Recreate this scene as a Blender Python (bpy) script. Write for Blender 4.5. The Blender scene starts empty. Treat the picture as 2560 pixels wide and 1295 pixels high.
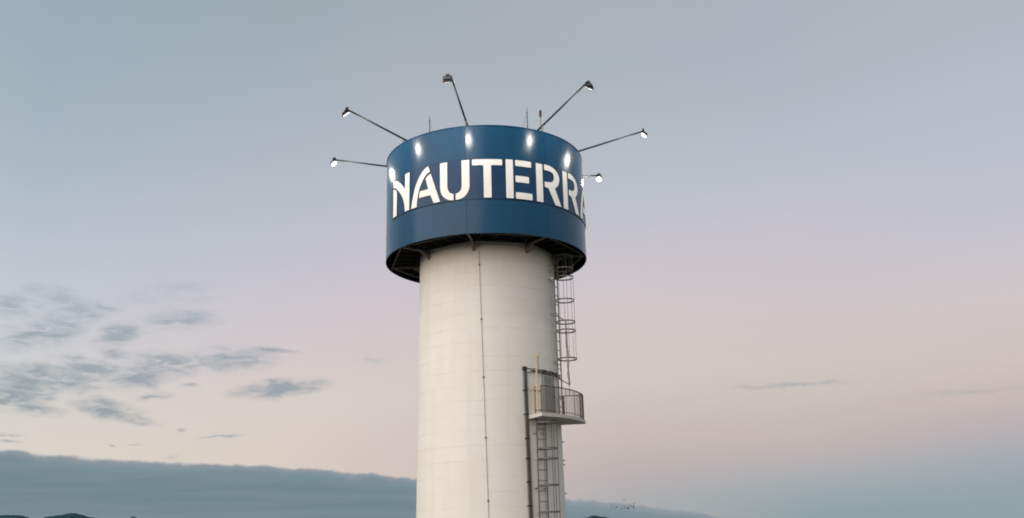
import bpy, bmesh, math, random
from mathutils import Vector, Matrix, noise
R = math.radians
random.seed(7)
scene = bpy.context.scene
COL = scene.collection
HC = 9.0            # height of the viewpoint above the ground
CAMY = -35.75       # viewpoint, tower axis at the origin

# ------------------------------------------------------------------ camera
cam = bpy.data.cameras.new('camera')
cam.sensor_width = 36.0
cam.lens = 2327.2 / 2560 * 36
cam.clip_start = 0.1
cam.clip_end = 60000
camo = bpy.data.objects.new('camera', cam)
COL.objects.link(camo)
pitch, roll, yaw = R(16.493), R(-1.559), R(1.645)
fw = Vector((math.sin(yaw)*math.cos(pitch), math.cos(yaw)*math.cos(pitch), math.sin(pitch)))
rt = Vector((math.cos(yaw), -math.sin(yaw), 0))
up = rt.cross(fw)
r2 = rt*math.cos(roll) + up*math.sin(roll)
u2 = up*math.cos(roll) - rt*math.sin(roll)
M = Matrix(((r2.x, u2.x, -fw.x, 0), (r2.y, u2.y, -fw.y, CAMY), (r2.z, u2.z, -fw.z, HC), (0, 0, 0, 1)))
camo.matrix_world = M
scene.camera = camo
scene.view_settings.view_transform = 'Standard'
scene.view_settings.look = 'None'
scene.view_settings.exposure = 0
scene.view_settings.gamma = 1
scene.view_settings.use_curve_mapping = False
scene.cycles.filter_width = 1.9

# ------------------------------------------------------------------ sky at dusk
SUN_AZ = -135.0      # compass angle of the sunset, left behind the viewpoint
SUN_EL = 31.0
def lin(c):
    return tuple((v/255/12.92 if v/255 <= .04045 else ((v/255+.055)/1.055)**2.4) for v in c)
Z = (0.235, 0.300, 0.365)
# angle from the sunset -> colours by elevation (sRGB); linear colours are marked by values <= 3
SKY = [
 (0.0, [(0, 1.9, 1.25, .70), (6, 1.75, 1.28, .82), (14, 1.25, 1.08, .85), (26, .74, .73, .70), (45, .42, .46, .50)]),
 (60.0, [(0, .98, .80, .60), (6, .95, .82, .66), (14, .78, .74, .68), (26, .52, .55, .58), (45, .35, .40, .45)]),
 (107.9, [(5.3,219,211,201), (6.6,215,210,203), (10.2,206,207,209), (14.1,194,200,208), (16.2,186,195,206), (20.5,172,186,197), (24.8,162,178,189), (28.5,156,174,186)]),
 (120.7, [(5.0,219,206,196), (6.8,219,207,199), (11.5,209,201,204), (13.9,203,198,205), (17.4,192,194,204), (22.1,178,186,196), (26.8,166,178,188), (30.8,158,172,180)]),
 (129.3, [(4.5,211,196,190), (8.0,216,203,197), (11.6,212,200,201), (14.8,205,196,204), (20.2,190,191,201), (25.0,176,184,193), (27.4,172,180,189), (31.5,164,174,183)]),
 (143.2, [(1.8,172,172,174), (3.0,182,174,176), (5.3,199,184,178), (8.9,210,198,192), (12.5,209,199,198), (16.1,203,196,202), (19.8,190,193,203), (24.6,178,186,195), (28.2,171,180,189), (31.2,171,178,187)]),
 (154.5, [(0.6,142,161,165), (1.7,152,167,171), (3.0,172,172,176), (4.8,194,180,178), (7.1,203,190,183), (9.3,206,197,192), (12.8,205,196,198), (17.2,199,195,203), (20.9,187,191,202), (25.5,176,184,194), (29.5,171,179,189)]),
 (164.9, [(0.3,145,163,167), (1.7,148,164,168), (3.1,161,168,174), (4.6,180,174,178), (6.3,198,182,180), (8.4,207,192,189), (11.6,206,197,197), (13.7,203,197,202), (16.9,194,194,205), (21.1,186,191,203), (26.9,178,184,194)]),
]
# small evening clouds: compass angle, elevation, half width, half height (degrees), tilt, density
CLOUDS = [(-18.54, 12.58, 1.9, 0.42, 0.05, 0.7), (-21.74, 11.54, 1.02, 0.5, 0.26, 0.9), (-25.76, 11.35, 1.9, 0.57, 0.32, 0.85), (-24.14, 12.4, 1.45, 0.56, 0.27, 0.7), (-21.85, 10.41, 0.89, 0.34, -0.2, 0.6), (-23.14, 9.61, 1.48, 0.38, -0.15, 0.85), (-25.2, 8.92, 2.28, 0.52, -0.05, 0.9), (-26.86, 7.98, 1.53, 0.55, 0.04, 0.95), (-25.62, 7.28, 1.07, 0.32, -0.07, 0.75), (-19.01, 10.01, 1.42, 0.46, -0.06, 0.9), (-20.26, 9.23, 1.61, 0.5, 0.23, 0.8), (-15.68, 10.3, 2.1, 0.51, 0.03, 0.8), (-13.28, 10.87, 1.45, 0.17, -0.03, 0.6), (-12.48, 8.72, 1.98, 0.35, 0.11, 1.0), (-22.0, 7.39, 1.35, 0.4, -0.12, 0.8), (-20.8, 6.87, 1.16, 0.24, -0.18, 0.65), (-19.78, 8.12, 0.86, 0.18, 0.03, 0.6), (-15.64, 5.87, 0.93, 0.10, 0.1, 0.62), (18.08, 8.01, 2.6, 0.11, -0.01, 0.52), (27.87, 6.79, 3.35, 0.16, -0.02, 0.36), (-7.29, 10.49, 1.1, 0.24, 0.0, 0.4), (-19.33, 14.04, 2.45, 0.51, 0.16, 0.42), (-27.41, 12.69, 1.37, 0.52, 0.09, 0.65), (-25.48, 13.36, 1.32, 0.4, -0.11, 0.65), (-22.62, 12.95, 0.95, 0.18, 0.07, 0.65), (-17.5, 13.72, 1.37, 0.35, 0.05, 0.25), (-26.86, 5.43, 0.6, 0.10, 0.02, 0.6), (-21.51, 5.36, 0.36, 0.06, -0.29, 0.5), (-20.26, 5.42, 0.30, 0.05, 0.01, 0.45), (-26.96, 5.86, 0.76, 0.08, 0.03, 0.5), (-17.98, 6.29, 0.3, 0.09, 0.01, 0.5), (-18.4, 4.68, 0.47, 0.09, 0.0, 0.4), (-26.51, 17.06, 0.92, 0.35, 0.12, 0.15), (-17.6, 8.74, 0.49, 0.11, 0.02, 0.5),
 (-31.5, 9.0, 2.4, .6, .1, .9), (-34.5, 10.8, 2.2, .5, .0, .7), (-37.0, 8.2, 2.6, .5, .1, .8), (-30.5, 12.2, 1.6, .5, .2, .5)]
# top of the cloud bank by compass angle
BANK = [(-180, -3), (-120, -3), (-95, 2.5), (-60, 4.6), (-40, 5.3), (-27.09, 5.02), (-23.57, 4.68), (-12.4, 4.2), (-4.45, 3.46), (4.59, 2.03), (8.82, 1.47), (14.72, .57), (20, -.6), (40, -3), (180, -3)]

world = bpy.data.worlds.new('World')
scene.world = world
world.use_nodes = True
wt = world.node_tree
wt.nodes.clear()
def N(t, kind, **kw):
    n = t.nodes.new(kind)
    for k, v in kw.items():
        setattr(n, k, v)
    return n
def L(t, a, b):
    t.links.new(a, b)
def mth(t, op, a, b=None, c=None, clamp=False):
    n = N(t, 'ShaderNodeMath', operation=op, use_clamp=clamp)
    for i, v in enumerate((a, b, c)):
        if v is None: continue
        if isinstance(v, (int, float)): n.inputs[i].default_value = v
        else: L(t, v, n.inputs[i])
    return n.outputs[0]
def mrange(t, v, a, b, c=0.0, d=1.0, smooth=False):
    n = N(t, 'ShaderNodeMapRange', interpolation_type='SMOOTHSTEP' if smooth else 'LINEAR', clamp=True)
    L(t, v, n.inputs[0])
    for i, q in enumerate((a, b, c, d)):
        n.inputs[i+1].default_value = q
    return n.outputs[0]
def mixc(t, f, a, b, blend='MIX'):
    n = N(t, 'ShaderNodeMix', data_type='RGBA', blend_type=blend, clamp_factor=True)
    for s, v in ((n.inputs[0], f), (n.inputs[6], a), (n.inputs[7], b)):
        if isinstance(v, (int, float)): s.default_value = v
        elif isinstance(v, tuple): s.default_value = (*v[:3], 1)
        else: L(t, v, s)
    return n.outputs[2]
def ramp(t, fac, stops, interp='LINEAR'):
    n = N(t, 'ShaderNodeValToRGB')
    cr = n.color_ramp
    cr.interpolation = interp
    while len(cr.elements) > 1: cr.elements.remove(cr.elements[-1])
    cr.elements[0].position = stops[0][0]; cr.elements[0].color = (*stops[0][1], 1)
    for p_, c_ in stops[1:]:
        e = cr.elements.new(p_); e.color = (*c_, 1)
    if fac is not None: L(t, fac, n.inputs[0])
    return n.outputs[0]

tc = N(wt, 'ShaderNodeTexCoord')
sep = N(wt, 'ShaderNodeSeparateXYZ'); L(wt, tc.outputs['Generated'], sep.inputs[0])
az = mth(wt, 'DEGREES', mth(wt, 'ARCTAN2', sep.outputs[0], sep.outputs[1]))
el = mth(wt, 'DEGREES', mth(wt, 'ARCSINE', mth(wt, 'MINIMUM', mth(wt, 'MAXIMUM', sep.outputs[2], -1.0), 1.0)))
delta = mth(wt, 'ABSOLUTE', mth(wt, 'WRAP', mth(wt, 'SUBTRACT', az, SUN_AZ), 180.0, -180.0))
efac = mrange(wt, el, -5.0, 95.0)
skyc = None; prev = None
for d, stops in SKY:
    st = []
    for e, r_, g_, b_ in stops:
        st.append(((e+5)/100, (r_, g_, b_) if r_ <= 3 else lin((r_, g_, b_))))
    if stops[-1][0] < 40: st.append((.58, tuple(.55*a+.45*b for a, b in zip(Z, st[-1][1]))))
    st.append((.95, Z))
    c = ramp(wt, efac, st)
    skyc = c if skyc is None else mixc(wt, mrange(wt, delta, prev, d), skyc, c)
    prev = d
# small clouds
comb = N(wt, 'ShaderNodeCombineXYZ'); L(wt, az, comb.inputs[0]); L(wt, el, comb.inputs[1])
def skynoise(sx, sy, detail, rough, dist=0.0, off=0.0):
    mp = N(wt, 'ShaderNodeMapping'); L(wt, comb.outputs[0], mp.inputs[0])
    mp.inputs['Scale'].default_value = (sx, sy, 1); mp.inputs['Location'].default_value = (off, off*.7, off)
    nz = N(wt, 'ShaderNodeTexNoise'); L(wt, mp.outputs[0], nz.inputs['Vector'])
    nz.inputs['Scale'].default_value = 1.0; nz.inputs['Detail'].default_value = detail
    nz.inputs['Roughness'].default_value = rough; nz.inputs['Distortion'].default_value = dist
    return nz
warp = skynoise(.55, 1.1, 4, .6, 0, 3.1)
wv = N(wt, 'ShaderNodeVectorMath', operation='SUBTRACT'); L(wt, warp.outputs['Color'], wv.inputs[0]); wv.inputs[1].default_value = (.5, .5, .5)
ws = N(wt, 'ShaderNodeVectorMath', operation='MULTIPLY'); L(wt, wv.outputs[0], ws.inputs[0]); ws.inputs[1].default_value = (2.0, .8, 0)
wp = N(wt, 'ShaderNodeVectorMath', operation='ADD'); L(wt, comb.outputs[0], wp.inputs[0]); L(wt, ws.outputs[0], wp.inputs[1])
dens = None
for (a, e, ra, re, t_, s_) in CLOUDS:
    mp = N(wt, 'ShaderNodeMapping', vector_type='TEXTURE'); L(wt, wp.outputs[0], mp.inputs[0])
    mp.inputs['Location'].default_value = (a, e, 0); mp.inputs['Rotation'].default_value = (0, 0, t_)
    mp.inputs['Scale'].default_value = (ra*1.95, re*2.2, 1)
    g = N(wt, 'ShaderNodeTexGradient', gradient_type='SPHERICAL'); L(wt, mp.outputs[0], g.inputs[0])
    v = mth(wt, 'MULTIPLY', g.outputs['Fac'], s_*1.9)
    dens = v if dens is None else mth(wt, 'MAXIMUM', dens, v)
fine = skynoise(.60, 2.2, 6, .58, .8, 11.0)
broken = mth(wt, 'MULTIPLY', dens, mrange(wt, fine.outputs['Fac'], .28, .72, .22, 1.2))
calpha = mth(wt, 'MULTIPLY', mrange(wt, broken, .05, 1.2, 0, 1, True), .96)
ccol = ramp(wt, mrange(wt, el, 4, 15), [(0, lin((146, 156, 163))), (.45, lin((154, 163, 169))), (1, lin((170, 178, 186)))])
skyc = mixc(wt, calpha, skyc, ccol)
# the long cloud bank over the hills
bc = N(wt, 'ShaderNodeFloatCurve'); L(wt, mrange(wt, az, -180, 180), bc.inputs[1])
cv = bc.mapping.curves[0]
bc.mapping.extend = 'HORIZONTAL'
pts = [((a+180)/360, (h+5)/15) for a, h in BANK]
cv.points[0].location = pts[0]; cv.points[1].location = pts[-1]
for q in pts[1:-1]: cv.points.new(*q)
for q in cv.points: q.handle_type = 'VECTOR'
bc.mapping.update()
btop = mth(wt, 'SUBTRACT', mth(wt, 'MULTIPLY', bc.outputs[0], 15.0), 5.0)
edge = skynoise(.55, .8, 6, .55, 0, 5.0)
btop = mth(wt, 'ADD', btop, mrange(wt, edge.outputs['Fac'], .2, .8, -.24, .24))
depth = mth(wt, 'SUBTRACT', btop, el)
balpha = mrange(wt, depth, -.06, .16, 0, 1, True)
bcol = ramp(wt, mrange(wt, depth, 0, 4.2), [(0, lin((158, 161, 170))), (.035, lin((140, 150, 160))), (.10, lin((118, 138, 148))), (.24, lin((106, 131, 141))), (.6, lin((107, 131, 141))), (1, lin((123, 141, 150)))])
streak = skynoise(.12, 2.2, 4, .5, 0, 9.0)
bcol = mixc(wt, mrange(wt, streak.outputs['Fac'], .35, .7, 0, .38), bcol, lin((132, 149, 157)))
bfade = mrange(wt, az, -6, 14, .98, .84)
skyc = mixc(wt, mth(wt, 'MULTIPLY', balpha, bfade), skyc, bcol)
# a trace of the physical sky for the glow, the painted dusk colours carry the rest
nish = N(wt, 'ShaderNodeTexSky', sky_type='NISHITA')
nish.sun_disc = False
nish.sun_elevation = R(SUN_EL); nish.sun_rotation = R(SUN_AZ)
nish.altitude = 20; nish.air_density = 1.0; nish.dust_density = 1.5; nish.ozone_density = 2.0
mul = N(wt, 'ShaderNodeVectorMath', operation='SCALE'); L(wt, skyc, mul.inputs[0]); mul.inputs['Scale'].default_value = 10.16
both = mixc(wt, 0.03, mul.outputs[0], nish.outputs[0])
bg = N(wt, 'ShaderNodeBackground'); bg.inputs['Strength'].default_value = 0.1
L(wt, both, bg.inputs['Color'])
wo = N(wt, 'ShaderNodeOutputWorld'); L(wt, bg.outputs[0], wo.inputs['Surface'])

# ------------------------------------------------------------------ low sun behind thin cloud
sun = bpy.data.lights.new('sun', 'SUN')
sun.energy = 2.25
sun.angle = R(78)
sun.color = (1.0, .90, .815)
suno = bpy.data.objects.new('sun', sun)
COL.objects.link(suno)
sd = Vector((math.sin(R(SUN_AZ))*math.cos(R(SUN_EL)), math.cos(R(SUN_AZ))*math.cos(R(SUN_EL)), math.sin(R(SUN_EL))))
suno.rotation_euler = sd.to_track_quat('Z', 'Y').to_euler()
suno.location = sd*200

# ------------------------------------------------------------------ materials
def mat(name, base, rough=.6, metal=0.0, coat=0.0, emit=None, estr=0.0, vary=0.0, vscale=4.0, bump=0.0, bscale=20.0):
    m = bpy.data.materials.new(name); m.use_nodes = True
    t = m.node_tree; b = t.nodes['Principled BSDF']
    b.inputs['Base Color'].default_value = (*base, 1)
    b.inputs['Roughness'].default_value = rough
    b.inputs['Metallic'].default_value = metal
    b.inputs['Coat Weight'].default_value = coat
    if emit:
        b.inputs['Emission Color'].default_value = (*emit, 1); b.inputs['Emission Strength'].default_value = estr
    if name in ('ground_grass', 'hazed_wooded_hill', 'far_hazed_wooded_hill', 'dark_underside_steel'): b.inputs['Specular IOR Level'].default_value = .05
    g = N(t, 'ShaderNodeNewGeometry')
    if vary:
        nz = N(t, 'ShaderNodeTexNoise'); L(t, g.outputs['Position'], nz.inputs['Vector'])
        nz.inputs['Scale'].default_value = vscale; nz.inputs['Detail'].default_value = 5; nz.inputs['Roughness'].default_value = .6
        f = mrange(t, nz.outputs['Fac'], .3, .7)
        L(t, mixc(t, f, tuple(c*(1-vary) for c in base), tuple(min(1, c*(1+vary)) for c in base)), b.inputs['Base Color'])
        L(t, mrange(t, nz.outputs['Fac'], .3, .7, max(.03, rough-.08), min(1, rough+.1)), b.inputs['Roughness'])
    if bump:
        nb = N(t, 'ShaderNodeTexNoise'); L(t, g.outputs['Position'], nb.inputs['Vector'])
        nb.inputs['Scale'].default_value = bscale; nb.inputs['Detail'].default_value = 3
        bp = N(t, 'ShaderNodeBump'); bp.inputs['Strength'].default_value = bump; bp.inputs['Distance'].default_value = .02
        L(t, nb.outputs['Fac'], bp.inputs['Height']); L(t, bp.outputs[0], b.inputs['Normal'])
    return m

# cream paint on poured concrete: mottling, rain streaks, worn joints
STEP = 0.527
J0 = HC + 9.87
def concrete():
    m = mat('cream_painted_concrete', (.80, .77, .71), .72)
    t = m.node_tree; b = t.nodes['Principled BSDF']
    g = N(t, 'ShaderNodeNewGeometry')
    sp = N(t, 'ShaderNodeSeparateXYZ'); L(t, g.outputs['Position'], sp.inputs[0])
    def nz(scale, vec=(1, 1, 1), detail=5, rough=.6, off=0):
        mp = N(t, 'ShaderNodeMapping'); L(t, g.outputs['Position'], mp.inputs[0]); mp.inputs['Scale'].default_value = vec
        mp.inputs['Location'].default_value = (off, off, off)
        n = N(t, 'ShaderNodeTexNoise'); L(t, mp.outputs[0], n.inputs['Vector'])
        n.inputs['Scale'].default_value = scale; n.inputs['Detail'].default_value = detail; n.inputs['Roughness'].default_value = rough
        return n.outputs['Fac']
    base = mixc(t, mrange(t, nz(.9), .3, .7), (.79, .768, .732), (.83, .815, .79))
    base = mixc(t, mrange(t, nz(2.2, (1, 1, .12), 4, .55, 4), .48, .78, 0, .17), base, (.52, .48, .41))
    base = mixc(t, mrange(t, nz(7, (1, 1, 1), 6, .7, 9), .60, .82, 0, .16), base, (.46, .43, .37))
    # joints: thin broken lines, darker in places
    zj = mth(t, 'ADD', mth(t, 'SUBTRACT', sp.outputs[2], J0), mrange(t, nz(3.0, (1, 1, .05), 3, .6, 2), .3, .7, -.010, .010))
    zm = mth(t, 'ABSOLUTE', mth(t, 'WRAP', zj, STEP/2, -STEP/2))
    line = mrange(t, zm, .004, .019, 1, 0)
    part = mrange(t, nz(.85, (1, 1, 2.4), 4, .65, 17), .47, .64)
    base = mixc(t, mth(t, 'MULTIPLY', mth(t, 'MULTIPLY', line, part), .30), base, (.38, .33, .27))
    # chips and small dark specks
    vr = N(t, 'ShaderNodeTexVoronoi'); L(t, g.outputs['Position'], vr.inputs['Vector']); vr.inputs['Scale'].default_value = 2.3
    sk = mth(t, 'MULTIPLY', mrange(t, vr.outputs['Distance'], .035, .07, 1, 0), mrange(t, nz(5, off=31), .5, .6))
    base = mixc(t, mth(t, 'MULTIPLY', sk, .5), base, (.25, .21, .17))
    L(t, base, b.inputs['Base Color'])
    bp = N(t, 'ShaderNodeBump'); bp.inputs['Strength'].default_value = .25; bp.inputs['Distance'].default_value = .02
    L(t, mth(t, 'ADD', nz(26, (1, 1, 1), 5), mth(t, 'MULTIPLY', nz(1.3, (1, 1, 2)), 2.0)), bp.inputs['Height'])
    L(t, bp.outputs[0], b.inputs['Normal'])
    return m
M_CONC = concrete()

def blue(name, base, rough):
    m = mat(name, base, rough)
    t = m.node_tree; b = t.nodes['Principled BSDF']
    g = N(t, 'ShaderNodeNewGeometry')
    def nz(scale, vec, detail=3, off=0):
        mp = N(t, 'ShaderNodeMapping'); L(t, g.outputs['Position'], mp.inputs[0]); mp.inputs['Scale'].default_value = vec
        mp.inputs['Location'].default_value = (off, off, off)
        n = N(t, 'ShaderNodeTexNoise'); L(t, mp.outputs[0], n.inputs['Vector'])
        n.inputs['Scale'].default_value = scale; n.inputs['Detail'].default_value = detail
        return n.outputs['Fac']
    b.inputs['Specular IOR Level'].default_value = .27
    base_ = mixc(t, mrange(t, nz(1.1, (1, 1, .5), 4), .3, .7), tuple(c*.90 for c in base), tuple(c*1.10 for c in base))
    base_ = mixc(t, mrange(t, nz(3.5, (1, 1, .10), 5, 8), .56, .8, 0, .10), base_, (.06, .11, .16))
    L(t, base_, b.inputs['Base Color'])
    L(t, mrange(t, nz(6, (1, 1, .4), 5, 3), .3, .7, rough*.8, rough*1.25), b.inputs['Roughness'])
    bp = N(t, 'ShaderNodeBump'); bp.inputs['Strength'].default_value = .35; bp.inputs['Distance'].default_value = .012
    L(t, nz(2.2, (1, 1, .45), 2, 5), bp.inputs['Height']); L(t, bp.outputs[0], b.inputs['Normal'])
    return m
M_BLUE = blue('blue_gloss_sheet', (.0038, .056, .130), .205)
M_BAND = blue('blue_sign_band', (.005, .040, .108), .24)
M_LETTER = mat('white_letter_face', (.86, .86, .85), .45, vary=.04, vscale=3)
M_LSIDE = mat('dark_letter_edge', (.05, .05, .055), .6)
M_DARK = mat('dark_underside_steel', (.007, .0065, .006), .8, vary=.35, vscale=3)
M_FRAME = mat('galvanised_frame', (.15, .145, .135), .5, vary=.25, vscale=5)
M_RUST = mat('rusty_gusset', (.27, .22, .18), .7, vary=.35, vscale=7)
M_GALV = mat('grey_ladder_steel', (.135, .133, .130), .5, .3, vary=.3, vscale=9)
M_ARM = mat('dark_arm_tube', (.030, .036, .042), .75, 0, vary=.25, vscale=4)
M_BLACK = mat('black_housing', (.012, .012, .013), .5, vary=.3, vscale=12)
M_LENS = mat('lit_lamp_lens', (.9, .9, .9), .3, emit=(1.0, .93, .80), estr=4.5)
M_SLAB = mat('white_painted_slab', (.62, .60, .57), .65, vary=.08, vscale=6, bump=.2, bscale=14)
M_DOOR = mat('grey_louvre_paint', (.36, .36, .365), .5, vary=.08, vscale=6)
M_DOORDK = mat('dark_door_frame', (.10, .10, .10), .5, vary=.2)
M_YELLOW = mat('ochre_post_paint', (.58, .44, .27), .55, vary=.18, vscale=8)
M_REDDISH = mat('red_brown_rail_paint', (.115, .085, .075), .6, vary=.25, vscale=10)
M_CABLE = mat('dull_copper_cable', (.30, .25, .20), .6, vary=.2)
M_PIPE = mat('dark_conduit', (.060, .062, .060), .6, vary=.3, vscale=6)
M_BATTEN = mat('dull_batten', (.055, .052, .048), .7, vary=.3)
M_TAN = mat('tan_plate', (.45, .27, .15), .6, vary=.15)
M_WHITE = mat('white_plastic', (.75, .75, .74), .4)
M_RED = mat('dark_red_glass', (.055, .008, .012), .2)
M_BIRD = mat('dark_feathers', (.03, .03, .032), .8, vary=.2)

# ------------------------------------------------------------------ building helpers
def P(rho, phi, z):
    a = R(phi)
    return Vector((rho*math.sin(a), -rho*math.cos(a), z+HC))
def rad_shaft(z):
    return 2.647 - .012*(z-10.41)
def link(name, me, m, parent=None, smooth=False):
    if smooth:
        for p_ in me.polygons: p_.use_smooth = True
    o = bpy.data.objects.new(name, me)
    COL.objects.link(o)
    if m and not me.materials: me.materials.append(m)
    if parent:
        o.parent = parent
        o.matrix_parent_inverse = parent.matrix_basis.inverted()
    return o
def thing(name, loc, label, cat, group=None):
    o = bpy.data.objects.new(name, None)
    o.empty_display_size = .2
    COL.objects.link(o)
    o.location = loc
    o['label'] = label; o['category'] = cat
    if group: o['group'] = group
    return o
class MB:
    def __init__(s): s.v = []; s.f = []
    def add(s, vs, fs):
        n = len(s.v); s.v += [tuple(v) for v in vs]; s.f += [tuple(i+n for i in f) for f in fs]; return s
    def tube(s, pts, r, n=8, closed=False, caps=True):
        pts = [Vector(p_) for p_ in pts]; k = len(pts); rings = []
        ref = None
        for i, p_ in enumerate(pts):
            a = pts[(i-1) % k] if (closed or i > 0) else pts[0]
            b = pts[(i+1) % k] if (closed or i < k-1) else pts[-1]
            d = (b-a).normalized()
            if ref is None:
                ref = d.orthogonal().normalized()
            x = (ref - d*ref.dot(d))
            x = x.normalized() if x.length > 1e-6 else d.orthogonal().normalized()
            ref = x; y = d.cross(x)
            rr = r[i] if isinstance(r, (list, tuple)) else r
            rings.append([p_ + (x*math.cos(2*math.pi*j/n) + y*math.sin(2*math.pi*j/n))*rr for j in range(n)])
        vs = [v for rg in rings for v in rg]; fs = []
        for i in range(k if closed else k-1):
            q = (i+1) % k
            for j in range(n):
                fs.append((i*n+j, i*n+(j+1) % n, q*n+(j+1) % n, q*n+j))
        if caps and not closed:
            fs.append(tuple(range(n-1, -1, -1))); fs.append(tuple((k-1)*n+j for j in range(n)))
        return s.add(vs, fs)
    def box(s, c, x, y, z):   # centre and three half-axis vectors
        c, x, y, z = map(Vector, (c, x, y, z))
        vs = [c+x*a+y*b+z*d for d in (-1, 1) for a, b in ((-1, -1), (1, -1), (1, 1), (-1, 1))]
        return s.add(vs, [(3, 2, 1, 0), (4, 5, 6, 7), (0, 1, 5, 4), (1, 2, 6, 5), (2, 3, 7, 6), (3, 0, 4, 7)])
    def bar(s, a, b, w, h, upv=(0, 0, 1)):
        a, b, upv = Vector(a), Vector(b), Vector(upv)
        d = b-a; ln = d.length; d.normalize()
        y = upv.cross(d).normalized(); z = d.cross(y)
        return s.box((a+b)/2, d*ln/2, y*w/2, z*h/2)
    def prism(s, poly, off):   # poly: list of 3d points, off: extrusion vector
        poly = [Vector(p_) for p_ in poly]; off = Vector(off); n = len(poly)
        vs = poly + [p_+off for p_ in poly]
        return s.add(vs, [tuple(range(n-1, -1, -1)), tuple(range(n, 2*n))] + [(i, (i+1) % n, n+(i+1) % n, n+i) for i in range(n)])
    def mesh(s, name, bevel=0.0):
        me = bpy.data.meshes.new(name); me.from_pydata(s.v, [], s.f)
        bm = bmesh.new(); bm.from_mesh(me)
        bmesh.ops.recalc_face_normals(bm, faces=bm.faces)
        if bevel:
            bmesh.ops.bevel(bm, geom=[e for e in bm.edges], offset=bevel, segments=1, affect='EDGES')
        bm.to_mesh(me); bm.free(); me.update()
        return me
    def build(s, name, m, parent=None, smooth=False, bevel=0.0):
        return link(name, s.mesh(name, bevel), m, parent, smooth)
def arcshell(r0, r1, z0, z1, a0, a1, n, rfun=None, cham=0.0):
    """a curved plate between radii r0 < r1; closed solid"""
    mb = MB(); full = abs(a1-a0) >= 359.9
    k = n if full else n+1
    prof = [(r0, z0), (r1-cham, z0), (r1, z0+cham), (r1, z1-cham), (r1-cham, z1), (r0, z1)] if cham else [(r0, z0), (r1, z0), (r1, z1), (r0, z1)]
    q = len(prof); vs = []
    for i in range(k):
        ph = a0+(a1-a0)*i/n; u = i/n
        d = rfun(u) if rfun else 0
        for r_, z_ in prof: vs.append(P(r_+d, ph, z_))
    fs = []
    for i in range(n):
        j = (i+1) % k
        for c in range(q):
            fs.append((i*q+c, j*q+c, j*q+(c+1) % q, i*q+(c+1) % q))
    if not full:
        fs.append(tuple(range(q))); fs.append(tuple((k-1)*q+c for c in range(q-1, -1, -1)))
    return mb.add(vs, fs)
def shade_auto(o, ang=30):
    me = o.data
    bm = bmesh.new(); bm.from_mesh(me)
    for f in bm.faces: f.smooth = True
    for e in bm.edges:
        e.smooth = not (len(e.link_faces) == 2 and e.calc_face_angle(0) > R(ang))
    bm.to_mesh(me); bm.free()
    return o

# ------------------------------------------------------------------ the setting
def ground_material():
    m = mat('ground_grass', (.06, .075, .04), .9)
    t = m.node_tree; b = t.nodes['Principled BSDF']; g = N(t, 'ShaderNodeNewGeometry')
    a = N(t, 'ShaderNodeTexNoise'); L(t, g.outputs['Position'], a.inputs['Vector']); a.inputs['Scale'].default_value = .05; a.inputs['Detail'].default_value = 8
    c = N(t, 'ShaderNodeTexNoise'); L(t, g.outputs['Position'], c.inputs['Vector']); c.inputs['Scale'].default_value = 6; c.inputs['Detail'].default_value = 6
    col = mixc(t, mrange(t, a.outputs['Fac'], .35, .65), (.065, .068, .055), (.105, .10, .09))
    L(t, mixc(t, mrange(t, c.outputs['Fac'], .3, .7, 0, .5), col, (.05, .052, .042)), b.inputs['Base Color'])
    return m
mb = MB(); vs = [(0, 0, 0)]; fs = []
radii = [8, 25, 80, 250, 800, 2500, 8000, 26000]
for r_ in radii:
    for i in range(48): vs.append((r_*math.cos(2*math.pi*i/48), r_*math.sin(2*math.pi*i/48), 0))
for i in range(48): fs.append((0, 1+i, 1+(i+1) % 48))
for k in range(len(radii)-1):
    for i in range(48):
        j = (i+1) % 48
        fs.append((1+k*48+i, 1+(k+1)*48+i, 1+(k+1)*48+j, 1+k*48+j))
g = mb.add(vs, fs).build('ground', ground_material()); g['kind'] = 'structure'

def hill_range(name, prof, dist, depth, az0, az1, m, step=.06, rough=.05, seed=0):
    """wooded ridge: prof = [(compass angle, elevation seen from the tower)]"""
    def h(a):
        if a <= prof[0][0]: e = prof[0][1]
        elif a >= prof[-1][0]: e = prof[-1][1]
        else:
            for (a_, e_), (b_, f_) in zip(prof, prof[1:]):
                if a_ <= a <= b_:
                    u = (a-a_)/(b_-a_); u = u*u*(3-2*u); e = e_+(f_-e_)*u; break
        return e
    n = int((az1-az0)/step); rows = 9; vs = []; fs = []
    for i in range(n+1):
        a = az0+(az1-az0)*i/n
        for k in range(rows):
            u = k/(rows-1)*2-1
            d = dist + u*depth
            e = h(a + u*1.2*noise.noise((a*.3, u*2, seed))) * (1-u*u)**.8
            z = HC + math.tan(R(max(e, 0)))*dist
            w = (1-u*u)
            z += w*dist*R(rough)*(noise.noise((a*2.1, u*3, seed+4)) * .5 + noise.noise((a*7, u*6, seed+9))*.35 + noise.noise((a*19, u*9, seed+2))*.22)
            if k in (0, rows-1): z = -1
            vs.append((d*math.sin(R(a)), CAMY+d*math.cos(R(a)), z))
    for i in range(n):
        for k in range(rows-1):
            fs.append((i*rows+k, (i+1)*rows+k, (i+1)*rows+k+1, i*rows+k+1))
    o = MB().add(vs, fs).build(name, m, smooth=True)
    o['kind'] = 'structure'
    return o
M_HILL = mat('hazed_wooded_hill', (.011, .052, .062), .9, vary=.25, vscale=.02)  # woodland green shifted to teal: slight air haze painted into the base colour
M_HILL2 = mat('far_hazed_wooded_hill', (.045, .11, .14), .9, vary=.15, vscale=.01)  # lighter and bluer: haze of distance painted into the base colour, no volume
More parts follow.
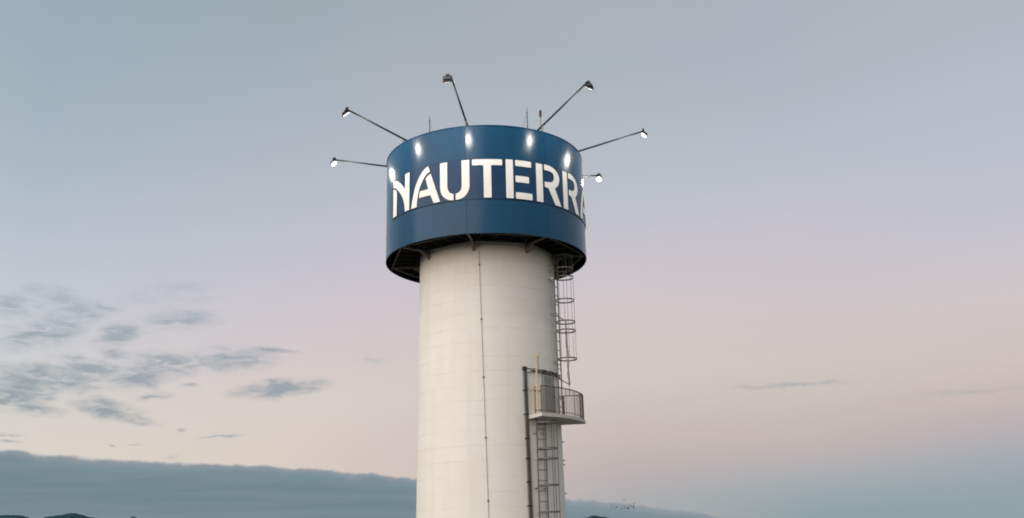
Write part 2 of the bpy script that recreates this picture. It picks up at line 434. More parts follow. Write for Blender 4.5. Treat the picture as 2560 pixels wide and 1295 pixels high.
hill_range('hills', [(-80, 1.2), (-60, 1.7), (-45, 1.3), (-36, 1.6), (-30, 1.45), (-28, 1.55), (-26.34, 1.68), (-25.8, 1.66), (-24.96, 1.44), (-24.3, 1.58), (-23.86, 1.64), (-23.28, 1.74), (-22.8, 1.65), (-22.3, 1.5), (-21.8, 1.38), (-20.8, 1.2), (-15, .9), (-6, .7), (3, .62), (5.2, .70), (5.73, .86), (6.2, .95), (6.6, .87), (7.3, .66), (12, .35), (25, .0), (50, .1), (80, .4)], 3200, 700, -80, 80, M_HILL)
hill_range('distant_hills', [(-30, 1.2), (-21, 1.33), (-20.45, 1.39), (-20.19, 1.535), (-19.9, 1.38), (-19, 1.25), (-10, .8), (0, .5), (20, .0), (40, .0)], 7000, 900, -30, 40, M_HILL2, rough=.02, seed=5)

# ------------------------------------------------------------------ the water tower
tower = thing('water_tower', (0, 0, 0), 'tall cream concrete water tower topped by a wide glossy blue drum', 'water tower')
ZT, ZB = 14.59, 10.41
# shaft: a core and poured courses with a fine joint between them
core = arcshell(2.0, 2.60, -HC-.3, 10.62, 0, 360, 96)
# core follows the taper a few millimetres behind the face
mbc = MB(); vs = []; fs = []
for i in range(96):
    for z_ in (-HC-.3, 10.62):
        vs.append(P(rad_shaft(z_)-.012, 360*i/96, z_))
for i in range(96):
    j = (i+1) % 96; fs.append((2*i, 2*j, 2*j+1, 2*i+1))
shaft = mbc.add(vs, fs).build('shaft', M_CONC, tower, smooth=True)
z = 9.87 + STEP
k = 0
while z > -HC:
    z0 = max(z-STEP, -HC-.2); zz1 = min(z, 10.60)
    jit = random.uniform(-.0012, .0012); cut = .0008
    prof = [(rad_shaft(z0)-.011, z0+cut), (rad_shaft(z0)-.002+jit, z0+cut), (rad_shaft(z0)+jit, z0+cut+.002), (rad_shaft(zz1)+jit, zz1-cut-.002), (rad_shaft(zz1)-.002+jit, zz1-cut), (rad_shaft(zz1)-.011, zz1-cut)]
    vs = []; fs = []; n = 112
    for i in range(n):
        for r_, z_ in prof: vs.append(P(r_, 360*i/n, z_))
    for i in range(n):
        j = (i+1) % n
        for c in range(5): fs.append((i*6+c, j*6+c, j*6+c+1, i*6+c+1))
    shade_auto(MB().add(vs, fs).build('concrete_course', M_CONC, shaft), 25)
    z -= STEP; k += 1
# capping course up to the soffit
# drum core (tank body, roof) behind the cladding
mbd = MB()
vs = []; fs = []
for i in range(72):
    for r_, z_ in ((2.5, 10.78), (3.86, 10.78), (3.86, 14.36), (0.01, 14.48)):
        vs.append(P(r_, 5*i, z_))
for i in range(72):
    j = (i+1) % 72
    for c in range(3): fs.append((i*4+c, j*4+c, j*4+c+1, i*4+c+1))
drum = mbd.add(vs, fs).build('drum', M_DARK, tower)
# cladding: eight bays, three tiers of sheet
TIERS = [(ZB, 11.475), (11.479, 13.29), (13.294, ZT)]
for s_ in range(8):
    a0 = -10+45*s_; a1 = a0+45
    for z0, z1 in TIERS:
        bul = -.012 + random.uniform(-.004, .004)
        rf = lambda u, b=bul, t_=random.uniform(-.003, .003): b*(1-(2*u-1)**2) + t_*(2*u-1)
        o = arcshell(3.975, 4.0, z0, z1, a0+.06, a1-.06, 24, rf).build('cladding_panel', M_BLUE, drum)
        shade_auto(o, 30)
o = arcshell(3.94, 4.012, ZT-.004, ZT+.03, 0, 360, 128).build('rim_trim', M_BLUE, drum); shade_auto(o)
o = arcshell(3.93, 3.974, ZB+.02, ZT-.01, 0, 360, 128).build('cladding_backing', M_DARK, drum); shade_auto(o)
# vertical joint strips on the seams
for s_ in range(8):
    ph = -10+45*s_
    MB().box(P(3.978, ph, (ZB+ZT)/2), P(.004, ph, -HC), Vector((math.cos(R(ph)), math.sin(R(ph)), 0))*.010, (0, 0, (ZT-ZB)/2-.02)).build('seam_strip', M_DARK, drum)
# sign band and letters
band = arcshell(4.003, 4.016, 11.70, 13.265, -63.2, 92.0, 110).build('sign_band', M_BAND, tower); shade_auto(band)
LZ0, LH = 11.735, 1.5
def letter(polys, off=0.0):
    bm = bmesh.new()
    for poly in polys:
        vs = [bm.verts.new((a+off, h, 0)) for a, h in poly]
        bm.faces.new(vs)
    bm.normal_update()
    bmesh.ops.triangulate(bm, faces=bm.faces[:], ngon_method='EAR_CLIP')
    lo = min(v.co.x for v in bm.verts); hi = max(v.co.x for v in bm.verts)
    x = math.floor(lo)
    while x < hi:
        bmesh.ops.bisect_plane(bm, geom=bm.verts[:]+bm.edges[:]+bm.faces[:], plane_co=(x, 0, 0), plane_no=(1, 0, 0))
        x += 1.5
    bmesh.ops.recalc_face_normals(bm, faces=bm.faces)
    for f in bm.faces:
        if f.normal.z < 0: f.normal_flip()
    front = bm.faces[:]
    r_ = bmesh.ops.extrude_face_region(bm, geom=front)
    top = [v for v in r_['geom'] if isinstance(v, bmesh.types.BMVert)]
    for v in top: v.co.z = 1.0
    bmesh.ops.recalc_face_normals(bm, faces=bm.faces)
    for f in bm.faces:
        f.material_index = 0 if all(v.co.z > .5 for v in f.verts) else 1
    for v in bm.verts:
        v.co = P(4.0165 + .020*v.co.z, v.co.x, LZ0+LH*v.co.y)
    me = bpy.data.meshes.new('letter'); bm.to_mesh(me); bm.free()
    me.materials.append(M_LETTER); me.materials.append(M_LSIDE)
    return link('letter', me, None, band)
def smoothpoly(pts, n=4, sharp=()):
    """Catmull-Rom through pts, corners listed in sharp stay corners"""
    out = []; k = len(pts)
    for i in range(k):
        p0, p1, p2, p3 = pts[i-1], pts[i], pts[(i+1) % k], pts[(i+2) % k]
        if i in sharp: p0 = (2*p1[0]-p2[0], 2*p1[1]-p2[1])
        if (i+1) % k in sharp: p3 = (2*p2[0]-p1[0], 2*p2[1]-p1[1])
        straight = i in sharp and (i+1) % k in sharp
        m_ = 1 if straight else n
        for j in range(m_):
            t_ = j/m_
            out.append(tuple(.5*(2*b+(c-a)*t_+(2*a-5*b+4*c-d)*t_*t_+(3*b-a-3*c+d)*t_**3) for a, b, c, d in zip(p0, p1, p2, p3)))
    return out
def rnd(poly, r=.22):
    """small chamfers on the corners of a straight-sided piece (degrees / heights)"""
    out = []; k = len(poly)
    for i in range(k):
        a, b, c = poly[i-1], poly[i], poly[(i+1) % k]
        def tow(p_, q_):
            dx, dy = (q_[0]-p_[0])*.0698, (q_[1]-p_[1])*1.5
            l_ = math.hypot(dx, dy); f = min(.4, .022/l_)
            return (p_[0]+(q_[0]-p_[0])*f, p_[1]+(q_[1]-p_[1])*f)
        out += [tow(b, a), tow(b, c)]
    return out
def rect(a0, a1, h0, h1): return rnd([(a0, h0), (a1, h0), (a1, h1), (a0, h1)])
N_ = [smoothpoly([(-61.2, 0), (-56.9, 0), (-56.75, .60), (-57.4, .675), (-58.9, .73), (-61.1, .76)], 3, (0, 1, 2, 5)),
      smoothpoly([(-61.1, .81), (-58.2, .765), (-55.95, .682), (-53.49, .57), (-51.2, .432), (-49.6, .276), (-48.8, .116), (-48.55, 0), (-44.85, 0), (-44.7, 1), (-48.4, 1), (-48.6, .60), (-51.0, .735), (-54.1, .865), (-57.6, .955), (-61.1, .995)], 3, (0, 7, 8, 9, 10, 11, 15))]
A_ = [smoothpoly([(-43.3, 0), (-39.15, 0), (-38.9, .143), (-38.3, .305), (-37.14, .475), (-35.6, .61), (-33.75, .73), (-31.9, .81), (-30.2, .845), (-31.45, 1.0), (-33.7, .945), (-36.0, .85), (-38.35, .70), (-40.15, .541), (-41.6, .337), (-42.7, .143)], 3, (0, 1, 8, 9)),
      smoothpoly([(-29.8, .785), (-24.15, 0), (-27.95, 0), (-29.95, .222), (-37.55, .222), (-36.95, .388), (-31.3, .388), (-33.0, .68), (-31.6, .74)], 3, (0, 1, 2, 3, 4, 5, 6, 7))]
U_ = [smoothpoly([(-24.1, 1), (-24.1, .36), (-23.4, .195), (-21.5, .075), (-19.0, .005), (-16.6, -.012), (-16.6, .145), (-18.25, .18), (-19.5, .255), (-20.0, .36), (-20.0, 1)], 3, (0, 1, 5, 6, 9, 10)),
      smoothpoly([(-15.4, -.012), (-12.9, .002), (-10.75, .055), (-8.9, .16), (-8.0, .30), (-8.0, 1), (-12.1, 1), (-12.1, .35), (-12.5, .245), (-13.7, .175), (-15.4, .145)], 3, (0, 4, 5, 6, 7, 10))]
T_ = [rnd([(-6.55, .845), (-.62, .845), (-.62, 0), (3.36, 0), (3.36, .845), (9.2, .845), (9.2, 1), (-6.55, 1)])]
E_ = [rect(11.05, 14.95, 0, 1.01), rect(16.2, 25.3, .855, 1.01), rect(16.2, 23.8, .43, .598), rect(16.2, 25.5, 0, .168)]
def R_(o=0):
    b = [(33.4, 1.02), (33.4, .875), (36.8, .872), (38.85, .850), (39.85, .79), (39.96, .70), (39.1, .62), (36.9, .572), (33.45, .562), (33.5, .42), (35.9, .404), (40.4, .005), (44.95, .005), (40.5, .44), (42.94, .555), (44.06, .69), (43.74, .815), (42.0, .925), (39.0, .995), (36.1, 1.02)]
    return [[(x+o, y) for x, y in rect(28.15, 32.2, 0, 1.01)], [(x+o, y) for x, y in smoothpoly(b, 3, (0, 1, 2, 8, 9, 10, 11, 12, 13, 19))]]
for polys in (N_, A_, U_, T_, E_, R_(0), R_(18.85)): letter(polys)
letter(A_, 109.0)

# underside: octagonal steel frame with boards, brackets and gussets at each bay
ZS = 10.50
def lerp(a, b, t_): return a+(b-a)*t_
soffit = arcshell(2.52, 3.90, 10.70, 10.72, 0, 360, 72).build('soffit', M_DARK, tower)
RO, RI = 3.90, 2.93
for s_ in range(8):
    pa, pb = -10+45*s_, 35+45*s_
    o0, o1 = P(RO, pa, ZS), P(RO, pb, ZS)
    i0, i1 = P(RI, pa, ZS), P(RI, pb, ZS)
    mid = P(1, (pa+pb)/2, -HC); tang = (o1-o0).normalized()
    # boards run square to the chord
    half = (o1-o0).length/2; ih = (i1-i0).length/2
    apo = RO*math.cos(R(22.5)); api = 2.58
    nb = 5
    for b_ in range(nb):
        x0 = lerp(-half, half, b_/nb)+.008; x1 = lerp(-half, half, (b_+1)/nb)-.008
        def inner(x):   # stop at the radial beam on either side
            return max(api if abs(x) < api*math.tan(R(22.5)) else abs(x)/math.tan(R(22.5)), api)
        zoff = random.uniform(0, .012)
        pts = [mid*apo+tang*x0, mid*apo+tang*x1, mid*inner(x1)+tang*x1, mid*inner(x0)+tang*x0]
        if x0 < 0 < x1 or True:
            pts = [Vector((q.x, q.y, HC+ZS+.05+zoff)) for q in pts]
            if (pts[2]-pts[3]).length > .01 and apo-inner((x0+x1)/2) > .05:
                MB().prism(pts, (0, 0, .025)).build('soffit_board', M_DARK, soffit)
        if b_ > 0:
            xm = lerp(-half, half, b_/nb)
            q0 = mid*(apo-.03)+tang*xm; q1 = mid*max(inner(xm), api)+tang*xm
            if (q0-q1).length > .15:
                MB().bar((q0.x, q0.y, HC+ZS+.035), (q1.x, q1.y, HC+ZS+.035),   .016, .03).build('board_batten', M_BATTEN, soffit)
    # outer and inner chord channels
    MB().bar(o0+tang*.05, o1-tang*.05, .045, .06).build('edge_channel', M_FRAME, tower, bevel=.006)
    MB().bar(i0+tang*.05+mid*-.02, i1-tang*.05+mid*-.02, .03, .04).build('inner_channel', M_BATTEN, tower)
    # radial bracket
    br = MB().bar(P(3.94, pa, ZS-.012), P(2.60, pa, ZS-.012), .085, .075).build('bracket_beam', M_FRAME, tower, bevel=.006)
    tn = Vector((math.cos(R(pa)), math.sin(R(pa)), 0))
    rs = rad_shaft(10.2)-.01
    for sg in (-1, 1):
        MB().prism([P(rs, pa, 10.15)+tn*sg*.045, P(3.06, pa, ZS-.053)+tn*sg*.045, P(rs, pa, ZS-.053)+tn*sg*.045], tn*sg*.012).build('gusset_cheek', M_RUST, br)
    MB().prism([P(rs, pa, 10.15)-tn*.056, P(3.06, pa, ZS-.055)-tn*.056, P(3.03, pa, ZS-.055)-tn*.056, P(rs, pa, 10.19)-tn*.056], tn*.112).build('gusset_flange', M_RUST, br)

# door to the balcony
ZSL = 4.06
door = arcshell(2.60, 2.738, ZSL, 5.64, 45.4, 61.4, 10).build('door', M_DOOR, tower); shade_auto(door)
shade_auto(arcshell(2.70, 2.775, 5.60, 5.66, 45.6, 61.6, 8).build('lintel', M_DOORDK, door))
shade_auto(arcshell(2.70, 2.772, ZSL, 5.598, 58.9, 60.6, 3).build('jamb', M_DOORDK, door))
dl = arcshell(2.738, 2.752, ZSL+.02, 5.60, 46.2, 58.4, 8).build('door_leaf', M_DOOR, door); shade_auto(dl)
for k in range(19):
    zc = ZSL+.10+k*.078
    a0, a1 = 46.9, 57.6
    vs = []; fs = []
    for i in range(7):
        ph = a0+(a1-a0)*i/6
        vs += [P(2.753, ph, zc+.030), P(2.785, ph, zc-.022), P(2.778, ph, zc-.028), P(2.752, ph, zc+.018)]
    for i in range(6):
        for c in range(4): fs.append((i*4+c, (i+1)*4+c, (i+1)*4+(c+1) % 4, i*4+(c+1) % 4))
    fs += [(3, 2, 1, 0), (24, 25, 26, 27)]
    MB().add(vs, fs).build('louvre', M_DOOR, door)
for a_ in (46.5, 58.0):
    MB().box(P(2.768, a_, (ZSL+5.60)/2), P(.022, a_, -HC), Vector((math.cos(R(a_)), math.sin(R(a_)), 0))*.02, (0, 0, .77)).build('stile', M_DOOR, door)
hd = MB().tube([P(2.745, 59.2, 4.84), P(2.82, 59.2, 4.84)], .022, 8).tube([P(2.815, 59.6, 4.84), P(2.815, 57.6, 4.84)], .014, 6).build('handle', M_BLACK, door)
# little studs and a small bracket on the shaft
for ph, z_ in ((85.0, 2.62), (86.0, 2.46), (87, 1.42), (85.5, 3.3)):
    MB().tube([P(rad_shaft(z_)-.02, ph, z_), P(rad_shaft(z_)+.07, ph, z_)], .02, 6).build('wall_stud', M_GALV, tower)
MB().tube([P(2.62, 64, 9.46), P(2.78, 64, 9.42)], .03, 8).box(P(2.80, 64, 9.41), (.05, 0, 0), (0, .05, 0), (0, 0, .045)).build('wall_lamp', M_WHITE, tower, bevel=0)
# ------------------------------------------------------------------ lightning conductor down the front
lc = thing('lightning_conductor', P(2.69, -5.3, 10.3), 'thin dark conductor cable clipped straight down the front of the cream shaft', 'cable')
def cpos(z_, o=0.0): return P(rad_shaft(z_)+.016+o, -5.75+3.75*(9.95-z_)/8.8, z_)
zz = [10.45-.5*i for i in range(0, 39)]
zz = [q for q in zz if q > -HC+.1]
MB().tube([cpos(q) for q in zz],   .0085, 6).build('cable', M_CABLE, lc, smooth=True)
for q in (9.61, 7.54, 5.42, 3.28, 1.14, -1.0, -3.1, -5.2):
    tn = Vector((1, 0, 0))
    MB().box(cpos(q, .006), tn*.032, (0, .018, 0), (0, 0, .026)).build('clip', M_REDDISH, lc, bevel=.006)

# ------------------------------------------------------------------ floodlights on arms round the rim
LAMPS = [(-100, 6.437, 15.474, 'lit floodlight on the lower of the two arms left of the drum'),
         (-55, 6.235, 15.528, 'floodlight on the upper left arm, its lit face seen edge-on'),
         (-10, 6.385, 15.419, 'floodlight seen from behind on the steep arm above the drum centre'),
         (35, 6.495, 15.595, 'dark-backed floodlight at the end of the highest right arm'),
         (80, 6.526, 15.556, 'lit floodlight on the longest arm out to the right'),
         (125, 6.273, 15.545, 'lit floodlight on the short low arm beside the last letter')]
for phi, rho, zl, lab in LAMPS:
    side = {-10: -.12, 35: .09, -55: -.04}.get(phi, 0)
    ra = P(1, phi, -HC)                       # outward
    tn = Vector((math.cos(R(phi)), math.sin(R(phi)), 0))
    root = P(3.50, phi, 14.82)
    tip = P(rho, phi, zl)
    t = thing('floodlight', P(3.5, phi, 14.46), lab, 'floodlight', 'floodlights on long arms around the drum rim')
    MB().tube([root, tip+ra*.04], [.040, .030], 10).build('arm', M_ARM, t, smooth=True)
    post = lerp(root, tip, .13)
    MB().tube([P(3.50, phi, 14.40), P(3.50, phi, 14.86)], .045, 8).build('base_post', M_ARM, t)
    MB().tube([(post.x, post.y, HC+ZT-.3), post], .028, 8).build('support_post', M_FRAME, t)
    # cross bar, junction box, yoke
    cbc = tip+tn*side+ra*.05
    MB().bar(cbc-tn*.15, cbc+tn*.15, .045, .032).build('crossbar', M_BLACK, t, bevel=.006)
    MB().box(cbc+Vector((0, 0, .065))-ra*.02, tn*.07, ra*.045, (0, 0, .036)).build('junction_box', M_FRAME, t, bevel=.01)
    tilt = R(49)
    nrm = (-ra*math.cos(tilt) + Vector((0, 0, -1))*math.sin(tilt)).normalized()   # where the lamp shines
    hc_ = tip + Vector((0, 0, -.16)) + ra*.07 + tn*side
    upv = nrm.cross(tn).normalized()
    for sg in (-1, 1):
        MB().bar(cbc+tn*sg*.148+Vector((0, 0, -.01)), hc_+tn*sg*.148, .035, .014, ra).build('yoke_arm', M_BLACK, t)
    # housing: tapered back with fins
    fr = [hc_+nrm*.035+tn*a*.168+upv*b*.128 for a, b in ((-1, -1), (1, -1), (1, 1), (-1, 1))]
    bk = [hc_-nrm*.05+tn*a*.11+upv*b*.075 for a, b in ((-1, -1), (1, -1), (1, 1), (-1, 1))]
    MB().add(fr+bk, [(0, 1, 2, 3), (7, 6, 5, 4), (0, 4, 5, 1), (1, 5, 6, 2), (2, 6, 7, 3), (3, 7, 4, 0)]).build('housing', M_BLACK, t, bevel=.008)
    for q in (-.09, -.045, 0, .045, .09):
        MB().box(hc_-nrm*.062+tn*q, tn*.006, upv*.085, nrm*.022).build('fin', M_BLACK, t)
    vs = [hc_+nrm*.052]; fs = []
    for k_, (q, h) in enumerate(((.45, .050), (.75, .046), (.93, .041), (1.0, .034))):
        for i in range(20):
            ca, sa = math.cos(2*math.pi*i/20), math.sin(2*math.pi*i/20)
            vs.append(hc_+nrm*h+tn*.158*q*math.copysign(abs(ca)**.75, ca)+upv*.119*q*math.copysign(abs(sa)**.75, sa))
    for i in range(20): fs.append((0, 1+i, 1+(i+1) % 20))
    for k_ in range(3):
        for i in range(20): fs.append((1+k_*20+i, 1+(k_+1)*20+i, 1+(k_+1)*20+(i+1) % 20, 1+k_*20+(i+1) % 20))
    MB().add(vs, fs).build('lens', M_LENS, t, smooth=True)
    sp_ = bpy.data.lights.new('floodlight_beam', 'SPOT')
    sp_.energy = 210; sp_.spot_size = R(140); sp_.spot_blend = .6; sp_.shadow_soft_size = .16; sp_.color = (1.0, .94, .84)
    so_ = bpy.data.objects.new('floodlight_beam', sp_); COL.objects.link(so_)
    so_.parent = t; so_.matrix_parent_inverse = t.matrix_basis.inverted()
    so_.location = hc_+nrm*.24
    so_.rotation_euler = (-(-ra*math.cos(R(45))+Vector((0, 0, -1))*math.sin(R(45)))).to_track_quat('Z', 'Y').to_euler()

# ------------------------------------------------------------------ masts on the roof
def whip(phi, z1, wire, label):
    t = thing('whip_antenna', P(3.5, phi, 14.40), label, 'antenna', 'thin antennas on the roof')
    MB().tube([P(3.5, phi, 14.38), P(3.5, phi, z1-.25), P(3.5, phi, z1)], [.022, .016, .006], 6).build('mast', M_ARM, t)
    b = P(3.5, phi, z1-.28)
    for a in (20, 140, 260):
        MB().tube([b, b+Vector((math.cos(R(a))*.07, math.sin(R(a))*.07, .10))], .005, 5).build('prong', M_ARM, t)
    w = [P(3.5, phi, z1-.32), P(3.5, phi+wire*.45, z1-.45), P(3.5, phi+wire*.9, 14.85), P(3.5, phi+wire, 14.38)]
    MB().tube(w, .005, 5).build('stay_wire', M_ARM, t)
whip(-36.5, 15.58, 2.6, 'thin whip antenna on the left of the drum roof')
whip(28.45, 15.76, -3.4, 'thin whip antenna on the right of the drum roof, beside the red lamp')
t = thing('obstruction_light', P(3.5, 39.0, 14.40), 'unlit dark red beacon on a thin pole at the drum rim', 'beacon')
MB().tube([P(3.5, 39.1, 14.38), P(3.5, 39.0, 15.58)], .018, 8).build('pole', M_FRAME, t)
pr = [(0, .03), (.05, .05), (.11, .058), (.18, .054), (.23, .035), (.26, .008)]
MB().tube([P(3.5, 39, 15.56+a) for a, b in pr], [b for a, b in pr], 12).build('globe', M_RED, t, smooth=True)
MB().tube([P(3.5, 39, 15.52), P(3.5, 39, 15.565)], .045, 10).build('collar', M_BLACK, t)

# ------------------------------------------------------------------ caged ladders
def ladder(phi, rho, z0, z1, width, step, rung0, hoops, hr, hoff, cage, label, lad_lo=None):
    ra = P(1, phi, -HC); tn = Vector((math.cos(R(phi)), math.sin(R(phi)), 0))
    t = thing('caged_ladder', P(rho, phi, z0), label, 'ladder')
    for sg in (-1, 1):
        MB().bar(P(rho, phi, z0)+tn*sg*width/2, P(rho, phi, z1)+tn*sg*width/2, .018, .046, ra).build('rail', M_GALV, t)
    z_ = rung0
    while z_ > z0+.03:
        if z_ < z1:
            MB().tube([P(rho, phi, z_)-tn*width/2, P(rho, phi, z_)+tn*width/2], .014, 6).build('rung', M_GALV, t)
        z_ -= step
    hc = rho+hoff
    for z_ in hoops:
        pts = [P(hc, phi, z_)+tn*hr*math.cos(2*math.pi*i/40)+ra*hr*math.sin(2*math.pi*i/40) for i in range(40)]
        vs = []; fs = []
        for q in pts:
            d = (q-P(hc, phi, z_)).normalized()
            vs += [q-d*.004+Vector((0, 0, -.027)), q+d*.004+Vector((0, 0, -.027)), q+d*.004+Vector((0, 0, .027)), q-d*.004+Vector((0, 0, .027))]
        for i in range(40):
            j = (i+1) % 40
            for c in range(4): fs.append((i*4+c, j*4+c, j*4+(c+1) % 4, i*4+(c+1) % 4))
        MB().add(vs, fs).build('hoop', M_GALV, t)
    for a in (-20, 30, 90, 150, 200):
        q = tn*hr*math.cos(R(a))*.985+ra*hr*math.sin(R(a))*.985
        MB().bar(P(hc, phi, cage[0])+q, P(hc, phi, cage[1])+q, .026, .008, ra).build('cage_bar', M_GALV, t)
    z_ = z1-.5
    while z_ > z0+.1:
        for sg in (-1, 1):
            MB().bar(P(rho, phi, z_)+tn*sg*width/2, P(rad_shaft(z_)-.02, phi, z_)+tn*sg*width/2, .02, .035).build('standoff', M_GALV, t)
        z_ -= 1.9
    return t
ladder(70, 2.845, 4.07, 10.44, .44, .355, 10.2, [10.3, 9.81, 9.47, 8.56, 7.715, 7.372, 6.29], .36, .33, (6.27, 10.42), 'caged ladder climbing from the balcony up to the drum underside')
ladder(38.6, 2.93, -HC+.02, 3.93, .41, .357, 3.58+.357, [3.77, 2.87, 2.52, 1.62, .72, -.2, -1.1, -2, -2.9, -3.8, -4.7, -5.6, -6.5], .37, .30, (-6.55, 3.80), 'caged ladder below the white balcony slab')

# ------------------------------------------------------------------ balcony
bal = thing('balcony', P(3.0, 58, 3.94), 'small white balcony slab with thin railings outside the louvred door', 'balcony')
def rout(ph):
    u = (ph-30)/(85.5-30); return 3.65 - .085*4*u*(1-u)
nseg = 22; vs = []; fs = []
for i in range(nseg+1):
    ph = 30+55.5*i/nseg
    ri = 2.64
    for r_, z_ in ((ri, 3.93), (rout(ph), 3.945), (rout(ph)+.004, ZSL), (ri, ZSL)):
        vs.append(P(r_, ph, z_))
for i in range(nseg):
    for c in range(4): fs.append((i*4+c, (i+1)*4+c, (i+1)*4+(c+1) % 4, i*4+(c+1) % 4))
fs += [(0, 1, 2, 3), (nseg*4+3, nseg*4+2, nseg*4+1, nseg*4)]
shade_auto(MB().add(vs, fs).build('slab', M_SLAB, bal), 30)
ZR = 5.02
def rp(ph, z_): return P(rout(ph)-.06, ph, z_)
front = [30.8+(84.6-30.8)*i/30 for i in range(31)]
MB().tube([rp(a, ZR) for a in front], .020, 8).build('top_rail', M_REDDISH, bal, smooth=True)
MB().tube([rp(a, ZSL+.10) for a in front], .012, 6).build('bottom_rail', M_REDDISH, bal, smooth=True)
for a, m_ in ((30.8, M_YELLOW), (84.6, M_REDDISH)):
    MB().tube([rp(a, ZR), P(2.70, a, ZR)], .018, 8).build('side_rail', m_, bal)
    for u in (.12, .24, .36, .48, .60, .72, .84):
        q = lerp(rp(a, ZR), P(2.70, a, ZR), u)
        MB().tube([q, (q.x, q.y, HC+ZSL-.005)], .008, 5).build('baluster', m_, bal)
for i in range(1, 30):
    a = front[i]
    thick = i % 6 == 0
    q = rp(a, ZR)
    MB().tube([q, (q.x, q.y, HC+ZSL-.005)], .017 if thick else .0085, 6).build('rail_post' if thick else 'baluster', M_REDDISH, bal)
for a in (30.8, 84.6):
    q = rp(a, ZR); MB().tube([q, (q.x, q.y, HC+ZSL-.005)], .022, 8).build('rail_post', M_REDDISH, bal)
MB().box(P(3.02, 50, 3.925), (.09, 0, 0), (0, .07, 0), (0, 0, .02)).build('underside_plate', M_TAN, bal)
# tan plate and dark bar at the foot of the upper ladder
t = thing('ladder_gate', P(3.0, 75, 4.3), 'tan plate and dark bar hung at the foot of the upper ladder', 'gate')
tn = Vector((math.cos(R(70)), math.sin(R(70)), 0)); ra = P(1, 70, -HC)
MB().box(P(2.90, 70, 4.80), tn*.20, ra*.015, (0, 0, .055)).build('plate', M_TAN, t)
MB().bar(P(2.885, 70, 4.14)+tn*.235, P(2.885, 70, 4.96)+tn*.235, .05, .055, ra).build('bar', M_REDDISH, t)

# hoist post on the balcony
hp = thing('hoist_post', P(3.32, 30.8, ZSL), 'slim ochre post with a small head standing on the balcony', 'post')
b0 = P(3.30, 31.2, ZSL)
MB().bar(b0, b0+Vector((0, 0, 2.06)), .065, .055, (0, 1, 0)).build('pole', M_YELLOW, hp, bevel=.008)
MB().box(b0+Vector((.03, 0, 2.08)), (.075, 0, 0), (0, .045, 0), (0, 0, .055)).build('head', M_YELLOW, hp, bevel=.01)
mbk = MB()
for i in range(8):
    c = b0+Vector((.075, -.0, 1.99-i*.05)); r_ = .018
    mbk.tube([c+Vector(((r_*math.cos(a_), 0, 0) if i % 2 else (0, r_*math.cos(a_), 0)))+Vector((0, 0, .030*math.sin(a_))) for a_ in [2*math.pi*q/8 for q in range(8)]], .006, 4, closed=True)
mbk.build('chain', M_GALV, hp)
for q in (.12, .80):
    MB().box(b0+Vector((.02, .03, q)), (.12, 0, 0), (0, .03, 0), (0, 0, .022)).build('clamp', M_BLACK, hp, bevel=.005)
MB().tube([b0+Vector((-.08, .03, .02)), b0+Vector((-.08, .03, .98))], .018, 6).build('stay_rod', M_REDDISH, hp)
MB().tube([b0+Vector((-.08, .03, .84)), b0+Vector((-.24, .1, .82))], .012, 6).build('hook_arm', M_REDDISH, hp)

# ------------------------------------------------------------------ conduits
cd = thing('conduit_riser', P(2.75, 28.6, -HC), 'pair of dark conduits running down the shaft beside the lower ladder', 'pipe')
zz = [5.70-.45*i for i in range(33)]; zz = [q for q in zz if q > -HC+.05]
for da, r_, m_ in ((-.55, .030, M_GALV), (1.15, .040, M_PIPE)):
    MB().tube([P(rad_shaft(q)+.055, 28.1+da+(5.7-q)*.10, q) for q in zz], r_, 8).build('pipe', m_, cd, smooth=True)
for q in (4.95, 4.1, 3.25, 2.55, 1.75, .95, .2, -1, -2.2, -3.4):
    a_ = 28.3+(5.7-q)*.10
    MB().box(P(rad_shaft(q)+.045, a_, q), Vector((math.cos(R(a_)), math.sin(R(a_)), 0))*.085, P(.05, a_, -HC), (0, 0, .018)).build('clamp', M_BLACK, cd)
MB().box(P(2.76, 28.2, 5.75), Vector((math.cos(R(28)), math.sin(R(28)), 0))*.075, P(.06, 28, -HC), (0, 0, .06)).build('corner_box', M_ARM, cd, bevel=.01)
ct = thing('cable_run', P(2.75, 50, 5.70), 'dark cables curving round the shaft above the louvred door', 'cable')
for dz, r_, m_, a0, a1 in ((.015, .018, M_ARM, 28.5, 79), (-.045, .014, M_GALV, 29.5, 79), (-.075, .019, M_BLACK, 33, 79), (-.01, .013, M_BLACK, 42, 79)):
    MB().tube([P(2.765+.012*math.sin(i*1.7+dz*40), a0+(a1-a0)*i/30, 5.735+dz+.012*math.sin(i*1.1+dz*90)) for i in range(31)], r_, 7).build('cable', m_, ct, smooth=True)
MB().tube([P(2.78, 29.8, 5.66), P(2.78, 32.8, 5.655)], .034, 8).build('white_sleeve', M_WHITE, ct)
for a_ in (40, 50, 60, 70):
    MB().box(P(2.755, a_, 5.70), Vector((math.cos(R(a_)), math.sin(R(a_)), 0))*.016, P(.04, a_, -HC), (0, 0, .06)).build('cleat', M_GALV, ct)

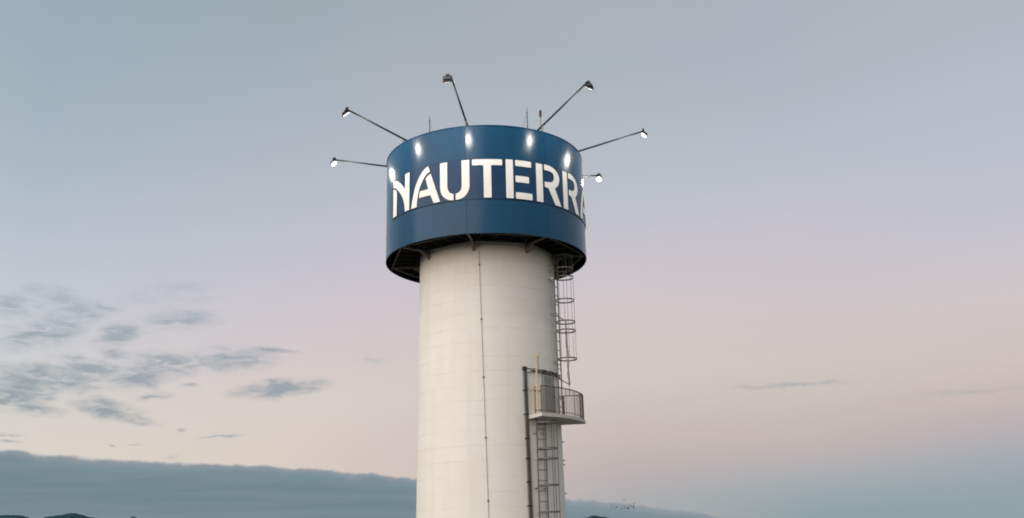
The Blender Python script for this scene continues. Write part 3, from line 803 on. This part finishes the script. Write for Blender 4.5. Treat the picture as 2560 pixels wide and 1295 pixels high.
# chain hung between two bracket arms beside the ladder cage
ch = thing('hanging_chain', P(3.08, 86, 7.9), 'knotted dark chain hanging between two bracket arms beside the ladder cage', 'chain')
for z0, z1, rr in ((8.24, 7.95, 3.07), (5.76, 5.46, 3.09)):
    MB().bar(P(2.62, 86, z0), P(rr, 86, z1), .035, .03).build('bracket_arm', M_BLACK, ch)
MB().tube([P(3.07, 86, 8.02), P(3.07, 86, 7.48)], .016, 6).build('hanger', M_BLACK, ch)
MB().tube([P(3.09, 86, 5.50), P(3.09, 86, 5.03)], .010, 6).build('tail', M_BLACK, ch)
mbk = MB(); zc = 7.50; i = 0
while zc > 5.46:
    w = .030+.012*random.random()
    c = P(3.073+.012*math.sin(zc*5)+(7.5-zc)*.010, 86+.25*math.sin(zc*9), zc)
    ang = random.uniform(0, 3.14); dv = Vector((math.cos(ang), math.sin(ang), 0))
    mbk.tube([c+dv*w*math.cos(a_)+Vector((0, 0, .055*math.sin(a_))) for a_ in [2*math.pi*q/10 for q in range(10)]], .0105, 5, closed=True)
    zc -= .072; i += 1
mbk.build('links', M_BLACK, ch, smooth=True)

# ------------------------------------------------------------------ birds far off
def bird_mesh(flap):
    mb = MB()
    pts = [(-.26, .012), (-.20, .035), (-.08, .062), (.06, .060), (.17, .038), (.22, .030), (.26, .028), (.33, .004)]
    mb.tube([(x, 0, 0) for x, r_ in pts], [r_ for x, r_ in pts], 8)
    for sg in (-1, 1):
        sec = [(.05, .10, .00), (.30, .13, .5), (.55, .11, .85), (.78, .03, .9)]
        prev_ = None; vs = []
        for y, c, h in sec:
            zz_ = flap*h*.5
            x0 = .09-.16*max(0, y-.3)
            vs += [(x0+c*.5, sg*y*.85, zz_), (x0-c*.9, sg*y*.85, zz_-.01), (x0, sg*y*.85, zz_+.022)]
        fs = []
        for i in range(3):
            for c in range(3): fs.append((i*3+c, (i+1)*3+c, (i+1)*3+(c+1) % 3, i*3+(c+1) % 3))
        fs += [(0, 1, 2), (11, 10, 9)]
        mb.add(vs, fs)
    mb.add([(-.22, -.02, 0), (-.22, .02, 0), (-.42, .07, 0), (-.42, -.07, 0), (-.3, 0, .015)], [(0, 1, 4), (1, 2, 4), (2, 3, 4), (3, 0, 4), (3, 2, 1, 0)])
    return mb.mesh('bird')
bm_ = [bird_mesh(.5), bird_mesh(-.3), bird_mesh(.15)]
for q in bm_: q.materials.append(M_BIRD)
for i, (a, e, s_, rz, rx, lab) in enumerate([(7.17, 1.43, 1.0, 80, 5, 'leftmost small bird of the flock low over the hills'), (7.42, 1.42, .95, 60, -10, 'second bird from the left end of the flock'), (7.71, 1.28, 1.05, 85, 15, 'lowest bird of the flock, just above the hilltop'), (7.92, 1.34, 1.0, 70, 0, 'bird flying left of the close pair in the flock'), (8.13, 1.38, 1.0, 90, 10, 'upper bird of the close pair in the flock'), (8.10, 1.30, 1.0, 100, -5, 'lower bird of the close pair in the flock'),
                              (8.44, 1.36, 1.55, 95, -28, 'largest dark bird, leading the flock at its right end with tilted wings'), (7.90, 1.83, .85, 75, 0, 'single small bird flying above the flock')]):
    d = 215 + (i*37 % 40)
    o = link('bird', bm_[i % 3], None)
    o.location = (d*math.sin(R(a)), CAMY+d*math.cos(R(a)), HC+d*math.tan(R(e)))
    o.rotation_euler = (R(rx), 0, R(rz)); o.scale = (s_*1.5, s_*.72, s_*2.3)
    o['label'] = lab; o['category'] = 'bird'; o['group'] = 'birds flying over the hills'
